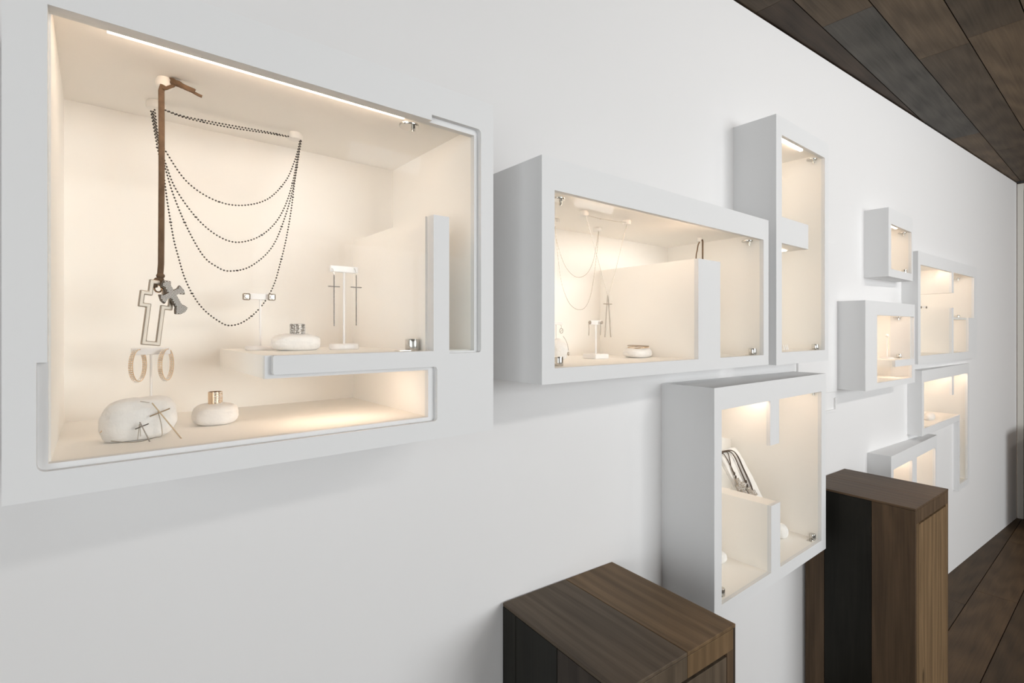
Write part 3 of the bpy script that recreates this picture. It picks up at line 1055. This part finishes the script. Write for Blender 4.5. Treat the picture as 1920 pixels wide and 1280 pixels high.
for k, (tz, dz, nm) in enumerate(((.07, .0300, 'lower'), (-.05, .0345, 'upper'))):
    t = obj('bangle', tube(bmesh.new(), [(math.cos(a) * .034, math.sin(a) * .027, math.cos(a) * tz * .03) for a in [i * math.pi / 20 for i in range(41)]], .0018, 8, caps=False),
            M['steel'] if k else M['gold'], None, sw + Vector((.0, -.002, dz)))
    tag(t, nm + ' thin bangle lying on the round stone in the wide case', 'bangle', 'bangles on the round stone')
# egg-like stone at the left, with a chain over it
se = Vector((at_y(1046, 670, 1.000).x, 1.000, FZ2))
rock('display_stone', 'upright egg-like white stone behind the left hinge of the wide case', se, .066, .05, .062, 31, power=2.1, rough=.03)
t = thing('drop_necklace', 'fine necklace with a small drop, over the egg-like stone', 'necklace', se + Vector((.03, -.02, .01)))
B = Vector(t.location)
pts = [at_y(px, py, .975) - B for px, py in ((1056, 630), (1061, 638), (1064.5, 648), (1066, 658))]
obj('chain', tube(bmesh.new(), spline(pts, .003), .0006, 6), M['thread'], t)
q = at_y(1066, 663, .975) - B
bm = bmesh.new(); ball(bm, q, .006, 2, .55, .4, 1.0)
obj('drop', bm, M['steel'], t)
e0 = Vector((at_y(1043, 668, 1.06).x, 1.06, FZ2))
bar = at_y(1046, 606, 1.06)
stand('T-shaped earring stand at the left edge of the wide case, behind the egg-like stone', e0, bar.z - e0.z, .048, .009, .007, .044, .032, .01, .002)
q = at_y(1052.5, 610, 1.052)
t = thing('ring_drop_earring', 'earring with a small open disc, at the left edge of the wide case', 'earring', q)
cz = at_y(1052.5, 620, 1.052).z - q.z
bm = bmesh.new()
tube(bm, [(math.cos(a) * .0062, 0, cz + math.sin(a) * .0072) for a in [i * math.pi / 12 for i in range(25)]], .0009, 6, caps=False)
tube(bm, [(-.003, 0, cz - .003), (.003, 0, cz + .003)], .0007, 6)
obj('disc', bm, M['thread'], t)
obj('ear_hook', tube(bmesh.new(), [(0, 0, cz + .0072), (0, 0, 0), (0, .005, .001)], .0005, 6), M['steel'], t)
# necklaces hung from the ceiling knobs
t = thing('chain_necklace', 'fine chain necklace in two swags between the rear knobs of the wide case', 'necklace', k2c)
B = Vector(t.location)
ya = .775 + .255
bm = bmesh.new(); bb = bmesh.new()
for line in (((1040, 425), (1046, 460), (1058, 495), (1072, 514), (1086, 520), (1101, 512), (1112, 490), (1119, 455), (1122, 432)),
             ((1041, 425), (1046, 480), (1053, 530), (1064, 562), (1075, 576), (1086, 580.5), (1097, 576), (1107, 555), (1114, 515), (1120, 465), (1123, 432))):
    pts = [at_y(px, py, ya) - B for px, py in line]
    tube(bm, spline(pts, .006), .00055, 5)
    for q in spline(pts, .009): ball(bb, q, .0012, 1)
obj('chain', bm, M['thread'], t)
obj('links', bb, M['steel'], t)
t = thing('needle_cross_necklace', 'long chain with two slim cross pendants, hung from the front knobs of the wide case', 'necklace', k2a)
B = Vector(t.location)
yb_ = .926
bm = bmesh.new()
tube(bm, [at_y(px, py, yb_ - .010) - B for px, py in ((1098, 404), (1118, 475), (1139, 552))], .0006, 5)
tube(bm, [at_y(px, py, yb_ - .006) - B for px, py in ((1176, 418), (1166, 458), (1155, 504), (1141, 552))], .0006, 5)
tube(bm, [at_y(px, py, yb_ - .010) - B for px, py in ((1102, 404), (1126, 410), (1150, 414), (1174, 417))], .0006, 5)
ball(bm, at_y(1126, 410, yb_ - .010) - B, .0018, 1)
obj('chain', bm, M['thread'], t)
for x1, nm in ((1134.5, 0), (1145.5, 1)):
    bm = bmesh.new()
    tube(bm, [at_y(1139.5 + nm, 553, .918) - B, at_y(x1, 632, .918) - B], .0017, 8)
    c = at_y(1138 + 3 * nm, 569, .917 - .003 * nm) - B
    tube(bm, [c - Vector((.014, 0, .001)), c + Vector((.014, 0, -.001))], .0011, 8)
    obj('slim_cross', bm, M['satin'], t)
# suede loop seen over the post
t = thing('suede_cord_necklace', 'brown suede cord looped from a knob behind the post of the wide case', 'necklace', k2e)
B = Vector(t.location)
ys = k2e.y
bm = bmesh.new()
pts = [at_y(px, py, ys - .012) - B for px, py in ((1317.5, 560), (1317.5, 500), (1317.5, 462), (1317.5, 452), (1316, 449))]
tube(bm, spline(pts, .004), .0036, 8, flat=.6)
pts = [at_y(px, py, ys - .012) - B for px, py in ((1303, 560), (1305, 486), (1307.5, 468), (1309, 459), (1312, 453))]
tube(bm, spline(pts, .004), .0026, 8, flat=.6)
obj('cord', bm, M['suede'], t)
q = at_y(1310, 560, ys - .012) - B
oc = obj('cross', panel(cross_poly(.04, .07, .012, .02), [], -.002, .002), M['steel'], t, q, smooth=False)
tube_b = tube(bmesh.new(), [at_y(1303, 559, ys - .012) - B, at_y(1310, 563, ys - .012) - B, at_y(1317.5, 559, ys - .012) - B], .003, 8)
obj('knot', tube_b, M['suede'], t)

# --- tall case: three tiny ring cones ---------------------------------------------------------
for k, (px, w) in enumerate(((1470, 'left'), (1473.5, 'middle'), (1477, 'right'))):
    q = at_y(px, 658, .775 + .10)
    q.z = EYE - .0735
    bm = bmesh.new()
    lathe(bm, [(0, 0), (.004, 0), (.0036, .004), (.0016, .019), (0, .020)], 12)
    for v in bm.verts: v.co.x -= v.co.z * .35
    tag(obj('ring_cone', bm, M['stand'], None, q), w + ' tiny white cone of three at the left corner of the tall case floor', 'ring holder', 'tiny white ring cones')

# --- squarish case: leaning stone slab with leather cords --------------------------------------
FZ4 = EYE - .8000
# the slab's face: world y = 1.351 + .593 z (z from the eye), 0.14 wide, leaning back
def on_slab(px, py, off=0.0):
    rx, ry = ray(px)
    zc = (HOR - py) / FPX
    Z = (1.351 - off) / (ry - .593 * zc)
    return Vector((rx * Z, ry * Z, EYE + zc * Z))


LEAN = math.atan(.593)
SL, SW, ST = .362, .142, .024
bm = bmesh.new()
bmesh.ops.create_cube(bm, size=2)
bmesh.ops.subdivide_edges(bm, edges=bm.edges, cuts=24, use_grid_fill=True)
for v in bm.verts:
    q = v.co.copy()
    rr = math.hypot(q.x, q.z)
    k = (abs(q.x) ** 9 + abs(q.z) ** 9) ** (-1 / 9) * max(abs(q.x), abs(q.z)) if rr > 1e-6 else 1
    n1 = noise.noise(q * 2.2 + Vector((5, 2, 8))) * .05 + noise.noise(q * 7 + Vector((1, 9, 3))) * .03
    n2 = noise.noise(Vector((q.x * 3, 4, q.z * 7))) * .12 + noise.noise(Vector((q.x * 9, 2, q.z * 19))) * .06
    e = 1 - .5 * max(0, max(abs(q.x), abs(q.z)) - .9) / .1
    v.co = Vector((q.x * k * (1 + n1) * SW / 2, (q.y * e + n2 * abs(q.y)) * ST / 2 + ST / 2, (q.z * k * (1 + n1 * .3) + 1) * SL / 2))
bmesh.ops.rotate(bm, verts=bm.verts, matrix=Matrix.Rotation(-LEAN, 3, 'X'))
zmn = min(v.co.z for v in bm.verts)
for v in bm.verts: v.co.z -= zmn
slab = obj('stone_slab', bm, M['stone'], None, (1.976, 1.351 - .593 * .8, FZ4))
tag(slab, 'tall white stone slab leaning in the squarish case, draped with leather cords', 'stone')


def leather(label, lines, knots, crossc, seed, base):
    t = thing('leather_cord_necklace', label, 'necklace', on_slab(*base, .012), 0, 'leather cord necklaces on the stone slab')
    B = Vector(t.location)
    bm = bmesh.new()
    for ln_ in lines:
        tube(bm, spline([on_slab(px, py, .008 + dy) - B for px, py, dy in ln_], .004), .0019, 6)
    obj('cord', bm, M['leather'], t)
    bm = bmesh.new()
    for px, py in knots: ball(bm, on_slab(px, py, .014) - B, .0050, 2, .8, .7, 1.5)
    obj('knot', bm, M['leather'], t)
    q = on_slab(*crossc, .016) - B
    fl2 = cross_poly(.062, .066, .022, .030)
    rot = (-LEAN, math.radians(-6), 0)
    cr = obj('jewelled_cross', panel(fl2, [], -.002, .002), M['steel'], t, q, rot, smooth=False)
    bm = bmesh.new()
    rr = random.Random(seed)
    for _ in range(160):
        x, z = rr.uniform(-.031, .031), rr.uniform(-.066, 0)
        if inside((x, z), fl2): ball(bm, (x, -.0026, z), .0019, 1)
    obj('stone_setting', bm, M['crystal'], cr)


leather('leather cord with a jewelled cross hanging on the left of the stone slab',
        [((1350, 850, .003), (1357, 851, .003), (1364, 862, .003), (1372, 877, .003), (1378, 890, .004)),
         ((1352, 849, .004), (1362, 847, .004), (1366, 852, .004), (1369, 865, .004), (1371, 876, .004), (1377, 889, .004))],
        [(1377, 888), (1379.5, 894)], (1381, 897), 3, (1372, 877))
leather('leather cords with a jewelled cross hanging on the right of the stone slab',
        [((1350, 849, .007), (1362, 845, .007), (1371, 848, .007), (1379, 860, .006), (1386, 877, .006), (1398, 905, .006)),
         ((1350, 850, .008), (1366, 846, .008), (1376, 854, .008), (1385, 873, .007), (1399, 904, .006)),
         ((1350, 848, .009), (1369, 844, .009), (1380, 851, .008), (1392, 876, .007), (1405, 905, .006), (1414, 928, .006)),
         ((1350, 847, .010), (1371, 844, .010), (1383, 854, .009), (1394, 877, .008), (1407, 905, .007), (1414, 927, .007))],
        [(1399, 903), (1401, 910)], (1402, 913), 4, (1392, 880))
q = at_z(1474, 1011, -.8000)
rock('display_stone', 'small rounded white stone right of the post in the squarish case', q + Vector((0, .02, 0)), .062, .05, .060, 41, power=2.2, rough=.04, lean=-.25)
q = at_z(1348, 1054, -.8000)
q.z = FZ4
rock('display_stone', 'white stone at the left edge of the squarish case floor, mostly hidden', q, .050, .05, .045, 43, power=2.2, rough=.05)

# --- small cases --------------------------------------------------------------------------------
yB = .7555 + .055
q = Vector((at_y(1663, 668, yB).x, yB, EYE - .1390))
t = thing('pendant_stand', 'slender white stand with a round top on the shelf of the small low-shelf case', 'stand', q)
bm = bmesh.new(); lathe(bm, [(0, 0), (.030, 0), (.030, .004), (.023, .009), (0, .009)], 24)
obj('base', bm, M['stand'], t)
hz = at_y(1662, 629, yB).z - q.z
obj('pole', tube(bmesh.new(), [(0, 0, .009), (0, 0, hz)], .0022, 8), M['stand'], t)
bm = bmesh.new(); ball(bm, (0, 0, hz), .0085, 2)
obj('head', bm, M['stand'], t)
a = at_y(1665.3, 633, yB - .012); b = at_y(1665.3, 655, yB - .012)
t = thing('bar_pendant', 'slim gold bar pendant hung from the slender stand', 'pendant', b)
obj('bar', tube(bmesh.new(), [(0, 0, 0), a - b], .0017, 8), M['gold'], t)
obj('loop', tube(bmesh.new(), [a - b, at_y(1662.5, 629, yB - .010) - b], .0007, 6), M['gold'], t)

yC = .885
fz = EYE - .1322
bar = at_y(1733, 575.5, yC)
q = Vector((bar.x, yC, fz))
stand('T-shaped earring stand in the far upper case, seen over the lower post', q, bar.z - fz, .085, .012, .010, .06, .04, .012, .003)
for px, w in ((1727.3, 'left'), (1737.3, 'right')):
    e = at_y(px, 576, yC - .009)
    bm = bmesh.new(); ball(bm, (0, 0, 0), .0065, 2, .8, .5, 1.3)
    tag(obj('stud_earring', bm, M['oxid'], None, e), w + ' dark stud earring on the stand in the far upper case', 'earring', 'pair of dark stud earrings')
q = at_z(1742, 787, -.5250)
rock('display_stone', 'white egg-shaped stone on the shelf of the L-shaped case', q, .090, .055, .048, 51, power=2.1, rough=.03)

# ------------------------------------------------------------------ light
w = bpy.data.worlds.new('World')
SC.world = w
w.use_nodes = True
nt = w.node_tree
bg = nt.nodes['Background']
bg.inputs['Color'].default_value = (.93, .96, 1.0, 1)
bg.inputs['Strength'].default_value = .8


def area(name, loc, size, power, rot, col=(1, 1, 1)):
    l = bpy.data.lights.new(name, 'AREA')
    l.shape = 'RECTANGLE'
    l.size, l.size_y = size
    l.energy = power
    l.color = col
    o = bpy.data.objects.new(name, l)
    COL.objects.link(o)
    o.location = loc
    o.rotation_euler = rot
    return o


area('added_daylight', ((WX0 + WX1) / 2, Y_FRONT - .3, (WZ0 + WZ1) / 2), (WX1 - WX0 - .1, WZ1 - WZ0 - .1), 155, (math.radians(90), 0, 0), (.94, .97, 1.0))  # area light added behind the front opening to act as daylight
area('side_fill', (-2.9, (LW0 + LW1) / 2, 1.35), (LW1 - LW0 - .1, 2.4), 85, (math.radians(90), 0, math.radians(-90)), (.94, .97, 1.0))  # fill light added to lift the left sides of the cases
for x, e in ((1.5, 5), (2.5, 9.5), (3.4, 6)):                # unseen area lights added to brighten the upper wall
    area('upper_wall_fill', (x, -1.5, EYE + 1.13), (.5, .12), e, (math.radians(66), 0, 0), (1, .975, .95))

# ------------------------------------------------------------------ camera
cam = bpy.data.cameras.new('camera')
cam.sensor_width = 36
cam.lens = 36 * FPX / 1920
cam.shift_y = -20 / 1920
cam.clip_start = .01
co = bpy.data.objects.new('camera', cam)
COL.objects.link(co)
co.location = (0, 0, EYE)
co.rotation_euler = (math.radians(90), 0, -math.atan2(SA, CA))
SC.camera = co
SC.view_settings.view_transform = 'Standard'
SC.view_settings.look = 'None'
SC.view_settings.gamma = 1
SC.view_settings.exposure = 0.0
SC.cycles.diffuse_bounces = 8
SC.cycles.max_bounces = 14
SC.cycles.transparent_max_bounces = 16
